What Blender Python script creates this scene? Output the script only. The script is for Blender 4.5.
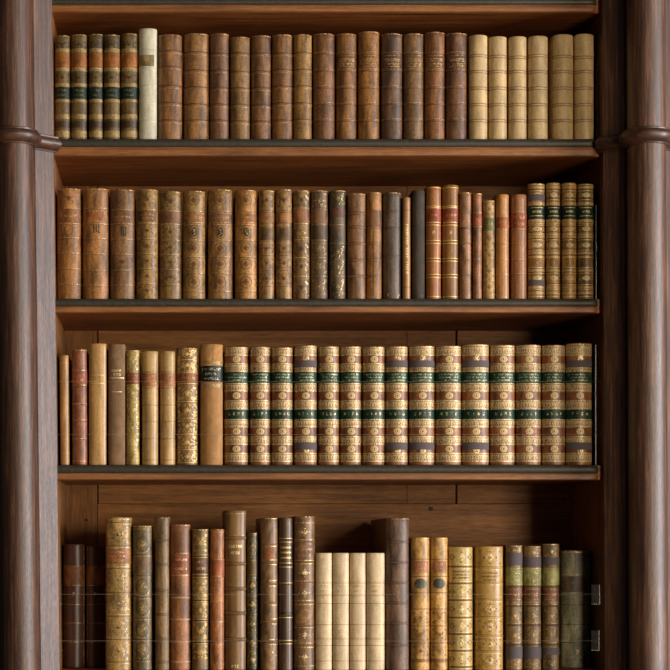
import bpy, math, random
from mathutils import Vector, noise

# ------------------------------------------------------------------ clear
for o in list(bpy.data.objects):
    bpy.data.objects.remove(o, do_unlink=True)
SC = bpy.context.scene
COL = SC.collection

# ------------------------------------------------------------------ camera
D0 = 3.26            # camera to the front edge of the shelves (m)
PPM = 550.0          # photograph pixels per metre at that plane
CX, CZ = (171 - 330) / PPM, 1.5
cam = bpy.data.cameras.new('camera')
cam.sensor_width = 36.0
cam.lens = PPM * D0 / 670 * 36
cam.shift_x = (335 - 171) / 670
cam.shift_y = (548 - 335) / 670
cam.clip_end = 50
cam_o = bpy.data.objects.new('camera', cam)
cam_o.location = (CX, -D0, CZ)
cam_o.rotation_euler = (math.pi / 2, 0, 0)
COL.objects.link(cam_o)
SC.camera = cam_o

# ------------------------------------------------------------------ light
SC.view_settings.view_transform = 'Standard'
SC.view_settings.look = 'None'
SC.view_settings.exposure = -0.07
SC.view_settings.gamma = 1.0
SC.view_settings.use_curve_mapping = False
world = bpy.data.worlds.new('world')
SC.world = world
world.use_nodes = True
world.node_tree.nodes['Background'].inputs[0].default_value = (0.62, 0.78, 1.0, 1)
world.node_tree.nodes['Background'].inputs[1].default_value = 0.03


def area(name, loc, target, sx, sz, power, color):
    l = bpy.data.lights.new(name, 'AREA')
    l.shape = 'RECTANGLE'
    l.size, l.size_y = sx, sz
    l.energy = power
    l.color = color
    o = bpy.data.objects.new(name, l)
    o.location = loc
    o.rotation_euler = (Vector(target) - Vector(loc)).to_track_quat('-Z', 'Y').to_euler()
    COL.objects.link(o)
    return o


# tall windows of the reading room, to the right of the camera
area('window_light_near', (2.15, -4.4, 1.8), (0, 0, 1.75), 1.1, 2.2, 104, (1.0, 0.86, 0.65))
area('window_light_side', (4.3, -2.3, 1.8), (0, 0, 1.75), 1.3, 2.6, 310, (0.97, 0.96, 0.98))


# ------------------------------------------------------------------ helpers
def lin(c):
    r = []
    for v in c:
        v = v / 255.0
        r.append(v / 12.92 if v <= 0.04045 else ((v + 0.055) / 1.055) ** 2.4)
    return (r[0], r[1], r[2], 1.0)


def PX(px, y=0.0):
    return CX + (px - 171) / PPM * (D0 + y) / D0


def PZ(py, y=0.0):
    return CZ - (py - 548) / PPM * (D0 + y) / D0


class MB:
    def __init__(self):
        self.v, self.f = [], []

    def quadgrid(self, rows, closed=False):
        b = len(self.v)
        n = len(rows[0])
        for r in rows:
            self.v += [tuple(p) for p in r]
        for i in range(len(rows) - 1):
            for j in range(n - 1 + (1 if closed else 0)):
                a = b + i * n + j
                c = b + i * n + (j + 1) % n
                self.f.append((a, c, c + n, a + n))
        return b

    def face(self, pts):
        b = len(self.v)
        self.v += [tuple(p) for p in pts]
        self.f.append(tuple(range(b, b + len(pts))))

    def box(self, x0, x1, y0, y1, z0, z1, bev=0.0):
        e = bev
        if e <= 0:
            b = len(self.v)
            self.v += [(x0, y0, z0), (x1, y0, z0), (x1, y1, z0), (x0, y1, z0), (x0, y0, z1), (x1, y0, z1), (x1, y1, z1), (x0, y1, z1)]
            for q in ((0, 3, 2, 1), (4, 5, 6, 7), (0, 1, 5, 4), (1, 2, 6, 5), (2, 3, 7, 6), (3, 0, 4, 7)):
                self.f.append(tuple(b + k for k in q))
            return
        rings = []
        for (d, z) in ((e, z0), (0, z0 + e), (0, z1 - e), (e, z1)):
            rings.append([(x0 + d, y0 + d, z), (x1 - d, y0 + d, z), (x1 - d, y1 - d, z), (x0 + d, y1 - d, z)])
        b = self.quadgrid(rings, closed=True)
        self.f.append((b + 3, b + 2, b + 1, b))
        t = b + 12
        self.f.append((t, t + 1, t + 2, t + 3))

    def build(self, name, mat, parent=None, smooth=False, color=None):
        me = bpy.data.meshes.new(name)
        me.from_pydata(self.v, [], self.f)
        me.materials.append(mat)
        me.validate()
        me.update()
        if smooth:
            for p in me.polygons:
                p.use_smooth = True
            try:
                me.set_sharp_from_angle(angle=math.radians(40))
            except Exception:
                pass
        o = bpy.data.objects.new(name, me)
        COL.objects.link(o)
        if parent:
            o.parent = parent
        if color:
            o.color = color
        return o


def empty(name, loc, label, cat, group=None):
    o = bpy.data.objects.new(name, None)
    o.empty_display_size = 0.02
    o.location = loc
    COL.objects.link(o)
    o['label'] = label
    o['category'] = cat
    if group:
        o['group'] = group
    return o


# ------------------------------------------------------------------ materials
def new_mat(name):
    m = bpy.data.materials.new(name)
    m.use_nodes = True
    nt = m.node_tree
    nt.nodes.clear()
    out = nt.nodes.new('ShaderNodeOutputMaterial')
    bs = nt.nodes.new('ShaderNodeBsdfPrincipled')
    nt.links.new(bs.outputs[0], out.inputs[0])
    return m, nt, bs, out


def N(nt, t, **kw):
    n = nt.nodes.new(t)
    for k, v in kw.items():
        setattr(n, k, v)
    return n


def ramp(nt, src, stops):
    r = N(nt, 'ShaderNodeValToRGB')
    el = r.color_ramp.elements
    while len(el) < len(stops):
        el.new(0.5)
    for e, (p, c) in zip(el, stops):
        e.position = p
        e.color = c if len(c) == 4 else (*c, 1)
    nt.links.new(src, r.inputs[0])
    return r.outputs[0]


def coords(nt, scale, rnd=True):
    tc = N(nt, 'ShaderNodeTexCoord')
    mp = N(nt, 'ShaderNodeMapping')
    mp.inputs['Scale'].default_value = scale
    nt.links.new(tc.outputs['Object'], mp.inputs[0])
    if rnd:
        oi = N(nt, 'ShaderNodeObjectInfo')
        mul = N(nt, 'ShaderNodeMath', operation='MULTIPLY')
        mul.inputs[1].default_value = 37.0
        nt.links.new(oi.outputs['Random'], mul.inputs[0])
        cmb = N(nt, 'ShaderNodeCombineXYZ')
        for i in range(3):
            nt.links.new(mul.outputs[0], cmb.inputs[i])
        nt.links.new(cmb.outputs[0], mp.inputs['Location'])
    return mp.outputs[0]


def noise_tex(nt, vec, scale, detail=4, rough=0.55, dist=0.0):
    n = N(nt, 'ShaderNodeTexNoise')
    n.inputs['Scale'].default_value = scale
    n.inputs['Detail'].default_value = detail
    n.inputs['Roughness'].default_value = rough
    n.inputs['Distortion'].default_value = dist
    nt.links.new(vec, n.inputs['Vector'])
    return n.outputs['Fac']


def mix(nt, a, b, fac, mode='MIX'):
    m = N(nt, 'ShaderNodeMix', data_type='RGBA', blend_type=mode)
    for s, v in ((m.inputs[6], a), (m.inputs[7], b), (m.inputs[0], fac)):
        if isinstance(v, (float, int)):
            s.default_value = v
        elif isinstance(v, tuple):
            s.default_value = v
        else:
            nt.links.new(v, s)
    return m.outputs[2]


def leather(name, contrast=1.0, rough=0.45, stain=0.5, bump=0.25, streak=0.4, spec=0.5):
    """Old leather: the object's own colour, mottled, streaked and stained."""
    m, nt, bs, out = new_mat(name)
    oi = N(nt, 'ShaderNodeObjectInfo')
    v1 = coords(nt, (1, 1, streak))
    v2 = coords(nt, (1, 1, 1))
    lo, hi = 1 - 0.38 * contrast, 1 + 0.30 * contrast
    n1 = ramp(nt, noise_tex(nt, v1, 70, 5, 0.6, 0.4), [(0.36, (lo,) * 3), (0.64, (hi, hi * 0.99, hi * 0.95))])
    c = mix(nt, oi.outputs['Color'], n1, 1.0, 'MULTIPLY')
    n2 = ramp(nt, noise_tex(nt, v2, 380, 4, 0.65), [(0.36, (1 - .26 * contrast,) * 3), (0.64, (1 + .16 * contrast,) * 3)])
    c = mix(nt, c, n2, 1.0, 'MULTIPLY')
    # dark stains and lighter rubbed patches
    n3 = ramp(nt, noise_tex(nt, coords(nt, (1, 1, 0.7)), 38, 6, 0.7, 0.8), [(0.52, (0, 0, 0)), (0.70, (1, 1, 1))])
    c = mix(nt, c, mix(nt, c, (0.36, 0.30, 0.27, 1), 1.0, 'MULTIPLY'), mix(nt, (0, 0, 0, 1), n3, stain))
    n4 = ramp(nt, noise_tex(nt, coords(nt, (1.6, 1, 0.8)), 95, 6, 0.75, 0.5), [(0.60, (0, 0, 0)), (0.72, (1, 1, 1))])
    c = mix(nt, c, mix(nt, c, (1.45, 1.38, 1.25, 1), 1.0, 'MULTIPLY'), mix(nt, (0, 0, 0, 1), n4, stain * 0.9))
    nt.links.new(c, bs.inputs['Base Color'])
    bs.inputs['Roughness'].default_value = rough
    bs.inputs['Specular IOR Level'].default_value = spec
    bp = N(nt, 'ShaderNodeBump')
    bp.inputs['Strength'].default_value = bump
    bp.inputs['Distance'].default_value = 0.0006
    nt.links.new(noise_tex(nt, coords(nt, (1, 1, 0.8)), 330, 5, 0.65), bp.inputs['Height'])
    nt.links.new(bp.outputs[0], bs.inputs['Normal'])
    return m


def gilt(name, cover, scale=420, pattern=False):
    """Gold leaf, rubbed away in places so the leather shows through."""
    m, nt, bs, out = new_mat(name)
    oi = N(nt, 'ShaderNodeObjectInfo')
    nt.links.new(oi.outputs['Color'], bs.inputs['Base Color'])
    bs.inputs['Metallic'].default_value = 0.35
    bs.inputs['Roughness'].default_value = 0.42
    tr = N(nt, 'ShaderNodeBsdfTransparent')
    mx = N(nt, 'ShaderNodeMixShader')
    v = coords(nt, (1, 1, 1))
    if pattern:
        vo = N(nt, 'ShaderNodeTexVoronoi')
        vo.inputs['Scale'].default_value = 640
        vo.inputs['Randomness'].default_value = 0.6
        nt.links.new(v, vo.inputs['Vector'])
        pat = ramp(nt, vo.outputs['Distance'], [(0.22, (1, 1, 1)), (0.62, (0.52, 0.42, 0.32))])
        nt.links.new(mix(nt, oi.outputs['Color'], pat, 1.0, 'MULTIPLY'), bs.inputs['Base Color'])
        bs.inputs['Metallic'].default_value = 0.15
        f = ramp(nt, noise_tex(nt, v, 260, 5, 0.7), [(cover - 0.06, (1, 1, 1)), (cover + 0.06, (0.12, 0.12, 0.12))])
    else:
        f = ramp(nt, noise_tex(nt, v, scale, 4, 0.65), [(cover - 0.05, (1, 1, 1)), (cover + 0.05, (0, 0, 0))])
    nt.links.new(f, mx.inputs[0])
    nt.links.new(tr.outputs[0], mx.inputs[1])
    nt.links.new(bs.outputs[0], mx.inputs[2])
    nt.links.new(mx.outputs[0], out.inputs[0])
    return m


def wood(name, dark, mid, light, axis='z', rough=0.4, fleck=0.3, coat=0.0, scale=1.0, bump=0.2):
    m, nt, bs, out = new_mat(name)
    st = {'z': (1, 1, 0.045), 'x': (0.045, 1, 1)}[axis]
    st2 = {'z': (1, 1, 0.12), 'x': (0.12, 1, 1)}[axis]
    st3 = {'z': (1, 1, 0.35), 'x': (0.35, 1, 1)}[axis]
    g1 = noise_tex(nt, coords(nt, st), 110 * scale, 6, 0.65, 0.6)
    g2 = noise_tex(nt, coords(nt, st2), 420 * scale, 4, 0.6)
    c = ramp(nt, g1, [(0.28, lin(dark)), (0.5, lin(mid)), (0.74, lin(light))])
    c = mix(nt, c, ramp(nt, g2, [(0.3, (0.72,) * 3), (0.7, (1.18,) * 3)]), 1.0, 'MULTIPLY')
    f = ramp(nt, noise_tex(nt, coords(nt, st3), 260 * scale, 5, 0.7, 0.3), [(0.60, (0, 0, 0)), (0.70, (1, 1, 1))])
    c = mix(nt, c, lin(light), mix(nt, (0, 0, 0, 1), f, fleck))
    b = noise_tex(nt, coords(nt, (1, 1, 1)), 6, 4, 0.6)
    c = mix(nt, c, ramp(nt, b, [(0.3, (0.8,) * 3), (0.7, (1.15,) * 3)]), 1.0, 'MULTIPLY')
    nt.links.new(c, bs.inputs['Base Color'])
    rr = ramp(nt, g2, [(0.3, (rough + 0.12,) * 3), (0.7, (rough - 0.06,) * 3)])
    nt.links.new(rr, bs.inputs['Roughness'])
    bs.inputs['Coat Weight'].default_value = coat
    bs.inputs['Coat Roughness'].default_value = 0.5
    bp = N(nt, 'ShaderNodeBump')
    bp.inputs['Strength'].default_value = bump
    bp.inputs['Distance'].default_value = 0.0008
    nt.links.new(g2, bp.inputs['Height'])
    nt.links.new(bp.outputs[0], bs.inputs['Normal'])
    return m


def plain(name, col, rough=0.5, metal=0.0, var=0.15, scale=200, spec=0.5):
    m, nt, bs, out = new_mat(name)
    n = ramp(nt, noise_tex(nt, coords(nt, (1, 1, 1)), scale, 4, 0.6), [(0.3, (1 - var,) * 3), (0.7, (1 + var,) * 3)])
    nt.links.new(mix(nt, lin(col), n, 1.0, 'MULTIPLY'), bs.inputs['Base Color'])
    bs.inputs['Roughness'].default_value = rough
    bs.inputs['Metallic'].default_value = metal
    bs.inputs['Specular IOR Level'].default_value = spec
    return m


M_CALF = leather('old_calf', 1.35, 0.40, 0.6, 0.3)
M_WORN = leather('worn_calf', 1.45, 0.44, 0.6, 0.6, 0.22)
M_SMOOTH = leather('smooth_calf', 0.75, 0.36, 0.25, 0.12, 0.2)
M_VELLUM = leather('vellum', 0.55, 0.42, 0.35, 0.12, 0.25)
M_LABEL = leather('label_leather', 1.1, 0.42, 0.6, 0.2, 0.6, 0.35)
M_CLOTH = leather('book_cloth', 0.5, 0.75, 0.2, 0.5, 0.7, 0.25)
M_BAND = leather('band_leather', 0.7, 0.38, 0.3, 0.15, 1.0)
M_GILT = gilt('gilt_tooling', 0.62)
M_GILT_WORN = gilt('rubbed_gilt', 0.50, 300)
M_GILT_BAND = gilt('gilt_roll_pattern', 0.60, pattern=True)
M_MEDAL = gilt('worn_medallion_gilt', 0.72, 300)
M_MEDAL.node_tree.nodes['Principled BSDF'].inputs['Metallic'].default_value = 0.1
M_INK = gilt('blind_tooling_and_shade', 0.60, 350)
M_INK.node_tree.nodes['Principled BSDF'].inputs['Metallic'].default_value = 0.0
M_PAGES = plain('page_edges', (188, 168, 128), 0.8, 0, 0.12, 900)
M_STRIP = plain('repair_paper', (92, 80, 80), 0.7, 0, 0.08, 300, 0.3)
M_PIER = wood('pier_oak', (48, 28, 18), (84, 54, 37), (138, 94, 66), 'z', 0.42, 0.4, 0.55, 1.7, 0.5)
M_MOULD = wood('moulding_oak', (44, 26, 18), (76, 48, 34), (112, 76, 56), 'x', 0.38, 0.2, 0.25, 1.0, 0.1)
M_SHELF = wood('shelf_oak', (96, 48, 14), (152, 84, 30), (186, 112, 48), 'x', 0.5, 0.2, 0.0, 0.9)
M_LIP = wood('shelf_lip_oak', (98, 56, 24), (142, 88, 42), (172, 112, 60), 'x', 0.45, 0.3, 0.1, 1.2)
M_EDGE = plain('dark_shelf_edge', (58, 53, 43), 0.48, 0, 0.3, 140, 0.45)
M_BACKV = wood('back_board_vertical', (98, 58, 20), (146, 92, 38), (176, 118, 56), 'z', 0.55, 0.15, 0.0, 0.8)
M_BACKH = wood('back_board_horizontal', (104, 62, 22), (152, 96, 40), (182, 122, 58), 'x', 0.55, 0.15, 0.0, 0.8)
M_SIDE = wood('side_oak', (90, 54, 24), (136, 88, 46), (164, 112, 64), 'z', 0.5, 0.2, 0.0, 0.9)
M_KNOT = plain('knot', (44, 24, 10), 0.6)


def clear_mat(name, tint, alpha):
    m, nt, bs, out = new_mat(name)
    bs.inputs['Base Color'].default_value = lin(tint)
    bs.inputs['Roughness'].default_value = 0.15
    n = ramp(nt, noise_tex(nt, coords(nt, (1, 1, 1)), 60, 3), [(0.3, (alpha * 0.9,) * 3), (0.7, (alpha * 1.1,) * 3)])
    nt.links.new(n, bs.inputs['Alpha'])
    return m


M_CLEAR = clear_mat('clear_acrylic', (100, 102, 90), 0.035)
M_CLEAR_EDGE = clear_mat('acrylic_edge', (150, 148, 134), 0.5)
M_LINE = clear_mat('nylon_line', (205, 196, 170), 0.18)

# ------------------------------------------------------------------ bookcase
XL, XR = -0.4992, 0.4965
DEPTH = 0.28
TOPS = {0: PZ(-2.5), 1: PZ(138.3), 2: PZ(298.4), 3: PZ(464.9), 4: PZ(671.0)}
THICK = {0: 0.026, 1: 0.0320, 2: 0.0262, 3: 0.0275, 4: 0.028}

case = empty('bookcase', (0, 0.14, 0.0), 'dark oak library bookcase with round columns and five shelves of old books', 'bookcase')


def build_case(mb, name, mat, parent=case, smooth=False):
    o = mb.build(name, mat, None, smooth)
    o.parent = parent
    # children of the case are modelled in world coordinates
    w = Vector((0, 0.14, 0.0)) if parent is case else Vector((0, 0, 0))
    o.location = -w
    return o


# shelves: board, dark rounded edge band above, wooden lip below
for k in range(5):
    T, th = TOPS[k], THICK[k]
    x0, x1 = XL + 0.0004 - (T - 1.952) * 0.0115, XR - 0.0075 - (T - 1.952) * 0.004
    m = MB()
    m.box(x0, XR - 0.0004 - (T - 1.952) * 0.004, 0.010, DEPTH - 0.0005, T - th + 0.001, T - 0.0003)
    sh = build_case(m, 'shelf', M_SHELF)
    # edge band profile (y, z)
    zt, zb = T, T - th * (0.47 if k < 2 else 0.54)
    prof = [(0.0105, zt - 0.0002), (0.006, zt), (0.0030, zt - 0.0008), (0.0006, zt - 0.0030), (-0.0008, (zt + zb) / 2), (0.0, zb + 0.0022), (0.0016, zb + 0.0004), (0.0105, zb)]
    m = MB()
    xs = [x0, x0 + 0.002] + [x0 + 0.002 + (x1 - x0 - 0.012) * i / 60 for i in range(1, 61)] + [x1 - 0.005, x1 - 0.0015, x1]
    ins = lambda x: 0.0 if x < x1 - 0.011 else (x - (x1 - 0.011)) ** 2 / 0.011 ** 2 * 0.0095
    rows = []
    for x in xs:
        wob = noise.noise(Vector((x * 18, k * 7.1, 0))) * 0.0003
        rows.append([(x, min(0.0105, y + ins(x)), z + (wob if 0 < i < 6 else 0)) for i, (y, z) in enumerate(prof)])
    b = m.quadgrid(rows)
    m.f.append(tuple(b + i for i in range(len(prof))))
    m.f.append(tuple(b + (len(xs) - 1) * len(prof) + i for i in reversed(range(len(prof)))))
    build_case(m, 'edge_band', M_EDGE, sh, True)
    zt, zb = zb - 0.0001, T - th
    prof = [(0.0105, zt), (0.0022, zt), (0.0014, zt - 0.0004), (0.0008, zt - 0.0014), (0.0006, (zt + zb) / 2), (0.0010, zb + 0.0016), (0.0034, zb), (0.0105, zb)]
    m = MB()
    rows = [[(x, min(0.0105, y + ins(x)), z) for (y, z) in prof] for x in xs]
    b = m.quadgrid(rows)
    m.f.append(tuple(b + i for i in range(len(prof))))
    m.f.append(tuple(b + (len(xs) - 1) * len(prof) + i for i in reversed(range(len(prof)))))
    build_case(m, 'shelf_lip', M_LIP, sh, True)

# back boards
zs = PZ(503.8, DEPTH)          # seam under the joints
gap = 0.0012
bx = [XL - 0.01, PX(97.5, DEPTH), PX(407, DEPTH), PX(455.8, DEPTH), XR + 0.01]
ztop = 2.62


def back_board(x0, x1, z0, z1, mat, dy=0.0, open_l=0.0):
    m = MB()
    m.box(x0 + gap / 2 + open_l, x1 - gap / 2, DEPTH + dy, DEPTH + 0.014, z0 + gap / 4, z1 - gap / 4, 0.0008)
    return build_case(m, 'back_board', mat)


back_board(bx[0], bx[1], 0.2, ztop, M_BACKV)
back_board(bx[1], bx[2], zs, ztop, M_BACKH, 0.0004, 0.0016)
back_board(bx[2], bx[3], zs, ztop, M_BACKH, 0.0012)
back_board(bx[3] + 0.0028, bx[4], zs, ztop, M_BACKH, 0.0004)
bbl = back_board(bx[1], bx[4], 1.0, zs, M_BACKH, 0.0)
back_board(bx[1], bx[4], 0.2, 1.0, M_BACKH, 0.0)
for (px, py, r) in ((430.5, 508.8, 0.0042), (86, 520, 0.0028)):
    m = MB()
    cx, cz = PX(px, DEPTH), PZ(py, DEPTH)
    m.face([(cx + r * math.cos(a * math.pi / 8) * 1.25, DEPTH - 0.0002, cz + r * math.sin(a * math.pi / 8)) for a in range(16)])
    build_case(m, 'wood_knot', M_KNOT)
m = MB()
m.box(XL - 0.14, XR + 0.14, DEPTH + 0.0145, DEPTH + 0.03, 0.0, ztop, 0)
build_case(m, 'rear_panel', M_BACKV)

# side panels
SIDES = ((-1, XL), (1, XR))

# piers with a splayed face, a three-quarter column and a ring moulding
RC, TC, YC = 0.034, 0.067, -0.050


def RK(s, z):
    """the old case leans a little: sideways drift with height"""
    return -(z - 1.952) * (0.0115 if s < 0 else 0.004)


def lean(m, s):
    m.v = [(x + RK(s, z), y, z) for (x, y, z) in m.v]
    return m


for s, xi in SIDES:
    m = MB()
    x0, x1 = (xi - 0.018, xi) if s < 0 else (xi, xi + 0.018)
    m.box(x0, x1, 0.004, DEPTH - 0.0004, 0.0, ztop, 0.0004)
    build_case(lean(m, s), 'side_panel', M_SIDE)


def pier_path(off=0.0, with_col=True):
    """plan outline of the pier front, (t, y), t measured outward from the opening."""
    pts = [(0.0 - off, 0.012), (0.0 - off, -0.004 - off * 0.42), (0.0315 - off * 0.35, -0.029 - off)]
    if with_col:
        r = RC + off
        a0 = math.pi + 0.62 if off == 0 else math.pi + 0.62 - 0.25
        # angle from +t axis; the column bulges toward -y
        arc = []
        n = 26
        a_s, a_e = math.radians(180 - 38 + 25), math.radians(360 + 38 - 25)
        for i in range(n + 1):
            a = a_s + (a_e - a_s) * i / n
            arc.append((TC + r * math.cos(a), YC + r * math.sin(a)))
        mir = [(2 * TC - t, y) for (t, y) in reversed(pts)]
        if off > 0:
            pts = [p for p in pts if (p[0] - TC) ** 2 + (p[1] - YC) ** 2 > (r * 0.98) ** 2]
            mir = [(2 * TC - t, y) for (t, y) in reversed(pts)]
            # trim the arc where it would lie behind the splay
        return pts + arc + mir
    return pts


for s, xi in ((-1, XL), (1, XR)):
    body = MB()
    # pier body without the column
    t = [(0.0, 0.0035), (0.0, -0.004), (0.0315, -0.029), (2 * TC - 0.0315, -0.029), (2 * TC, -0.004), (2 * TC, 0.0035)]
    zz = [0.0, 0.7, 1.4, 2.0, 2.62]
    rows = [[(xi + s * a, b, z) for (a, b) in t] for z in zz]
    b0 = body.quadgrid(rows, closed=True)
    body.f.append(tuple(b0 + i for i in range(6)))
    body.f.append(tuple(b0 + 6 * 4 + i for i in range(6)))
    pier = build_case(lean(body, s), 'pier', M_PIER)
    xc = xi + s * TC
    colm = MB()
    rows = []
    for z in (0.0, 0.5, 1.0, 1.5, 2.0, 2.62):
        rows.append([(xc + RC * math.cos(a), YC + RC * math.sin(a), z) for a in [2 * math.pi * i / 48 for i in range(48)]])
    b0 = colm.quadgrid(rows, closed=True)
    build_case(lean(colm, s), 'column', M_PIER, pier, True)
    # ring moulding
    ring = MB()
    zr = PZ(124.5, -0.1)
    prof = [(0.0, -0.0285), (0.0035, -0.0285), (0.0045, -0.0262), (0.0085, -0.0245), (0.0125, -0.0205), (0.0150, -0.0150), (0.0148, -0.0095), (0.0120, -0.0055), (0.0090, -0.0040), (0.0095, -0.0015), (0.0070, 0.0), (0.0, 0.0)]
    rows = []
    for (o_, dz) in prof:
        o2 = max(o_, 0.0002)
        r = RC + o2
        # splay plane offset by o2, intersect with the offset circle
        nx, ny = -0.025 / math.hypot(0.025, 0.0315), -0.0315 / math.hypot(0.025, 0.0315)
        p0 = (0.0 + nx * o2, -0.004 + ny * o2)
        d = (0.0315 / math.hypot(0.025, 0.0315), -0.025 / math.hypot(0.025, 0.0315))
        # start: where offset splay meets the side offset line t=-o2
        k = (-o2 - p0[0]) / d[0]
        st = (-o2, p0[1] + d[1] * k)
        # intersection with circle
        ex, ey = p0[0] - TC, p0[1] - YC
        bq = ex * d[0] + ey * d[1]
        cq = ex * ex + ey * ey - r * r
        disc = bq * bq - cq
        kk = -bq - math.sqrt(max(disc, 0))
        jn = (p0[0] + d[0] * kk, p0[1] + d[1] * kk)
        a_s = math.atan2(jn[1] - YC, jn[0] - TC) % (2 * math.pi)
        a_e = 2 * math.pi + math.pi - a_s
        path = [(-o2, 0.009), st, ((st[0] + jn[0]) / 2, (st[1] + jn[1]) / 2)]
        for i in range(25):
            a = a_s + (a_e - a_s) * i / 24
            path.append((TC + r * math.cos(a), YC + r * math.sin(a)))
        path += [(2 * TC - a, b) for (a, b) in reversed(path[:3])]
        rows.append([(xi + s * a, b, zr + dz) for (a, b) in path])
    ring.quadgrid(rows)
    build_case(lean(ring, s), 'ring_moulding', M_MOULD, pier, True)

# cornice slab and plinth close the case above and below the view
m = MB()
m.box(XL - 0.14, XR + 0.14, -0.10, DEPTH + 0.03, 2.62, 2.68, 0.004)
build_case(m, 'cornice', M_PIER)
m = MB()
m.box(XL, XR, -0.004, 0.014, 0.0, 0.75, 0.002)
build_case(m, 'plinth_panel', M_PIER)

# the room behind and below
M_FLOOR = wood('floor_boards', (50, 32, 20), (86, 56, 34), (112, 78, 50), 'x', 0.5, 0.1, 0, 0.3)
m = MB()
m.box(-5, 5, -7, 0.62, -0.1, 0.0)
f = m.build('floor', M_FLOOR)
f['kind'] = 'structure'
m = MB()
m.box(-5, 5, 0.42, 0.62, 0.0, 3.6)
f = m.build('wall_back', plain('wall_plaster', (70, 58, 46), 0.9, 0, 0.08, 8))
f['kind'] = 'structure'

# ------------------------------------------------------------------ books
GOLD = lin((226, 190, 118))
GOLD2 = lin((200, 160, 92))
PALEG = lin((232, 206, 150))
ARC = 71               # half-angle of a rounded spine
SIN80 = math.sin(math.radians(ARC))
LETTERS = ['I', 'L', 'T', 'E', 'H', 'O', 'F', 'U', 'C', 'N', 'A', 'S', 'P', 'R']
BARS = {
    'I': [(1, 0, 2, 5)], 'L': [(0, 0, 1, 5), (0, 4, 3, 5)], 'T': [(1, 0, 2, 5), (0, 0, 3, 1)],
    'E': [(0, 0, 1, 5), (0, 0, 3, 1), (0, 2, 2.5, 3), (0, 4, 3, 5)], 'H': [(0, 0, 1, 5), (2, 0, 3, 5), (0, 2, 3, 3)],
    'O': [(0, 0, 1, 5), (2, 0, 3, 5), (0, 0, 3, 1), (0, 4, 3, 5)], 'F': [(0, 0, 1, 5), (0, 0, 3, 1), (0, 2, 2.5, 3)],
    'U': [(0, 0, 1, 5), (2, 0, 3, 5), (0, 4, 3, 5)], 'C': [(0, 0, 1, 5), (0, 0, 3, 1), (0, 4, 3, 5)],
    'N': [(0, 0, 1, 5), (2, 0, 3, 5), (1, 1, 2, 3)], 'A': [(0, 0, 1, 5), (2, 0, 3, 5), (0, 0, 3, 1), (0, 2.5, 3, 3.3)],
    'S': [(0, 0, 3, 1), (0, 0, 1, 3), (0, 2, 3, 3), (2, 2, 3, 5), (0, 4, 3, 5)],
    'P': [(0, 0, 1, 5), (0, 0, 3, 1), (2, 0, 3, 3), (0, 2, 3, 3)], 'R': [(0, 0, 1, 5), (0, 0, 3, 1), (2, 0, 3, 2.4), (0, 2, 3, 3), (2, 3, 3, 5)],
}


def clusters(m, gap=0.015):
    """one mesh per compartment of the spine: faces whose heights lie close together"""
    if not m.f:
        return []
    fs = sorted(((min(m.v[i][2] for i in f), max(m.v[i][2] for i in f), f) for f in m.f), key=lambda q: q[0])
    out, cur, top = [], [], -9
    for (a, c, f) in fs:
        if cur and a - top > gap:
            out.append(cur)
            cur = []
            top = -9
        cur.append(f)
        top = max(top, c)
    out.append(cur)
    res = []
    for g in out:
        n = MB()
        idx = {}
        for f in g:
            for i in f:
                if i not in idx:
                    idx[i] = len(n.v)
                    n.v.append(m.v[i])
            n.f.append(tuple(idx[i] for i in f))
        res.append(n)
    return res


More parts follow.
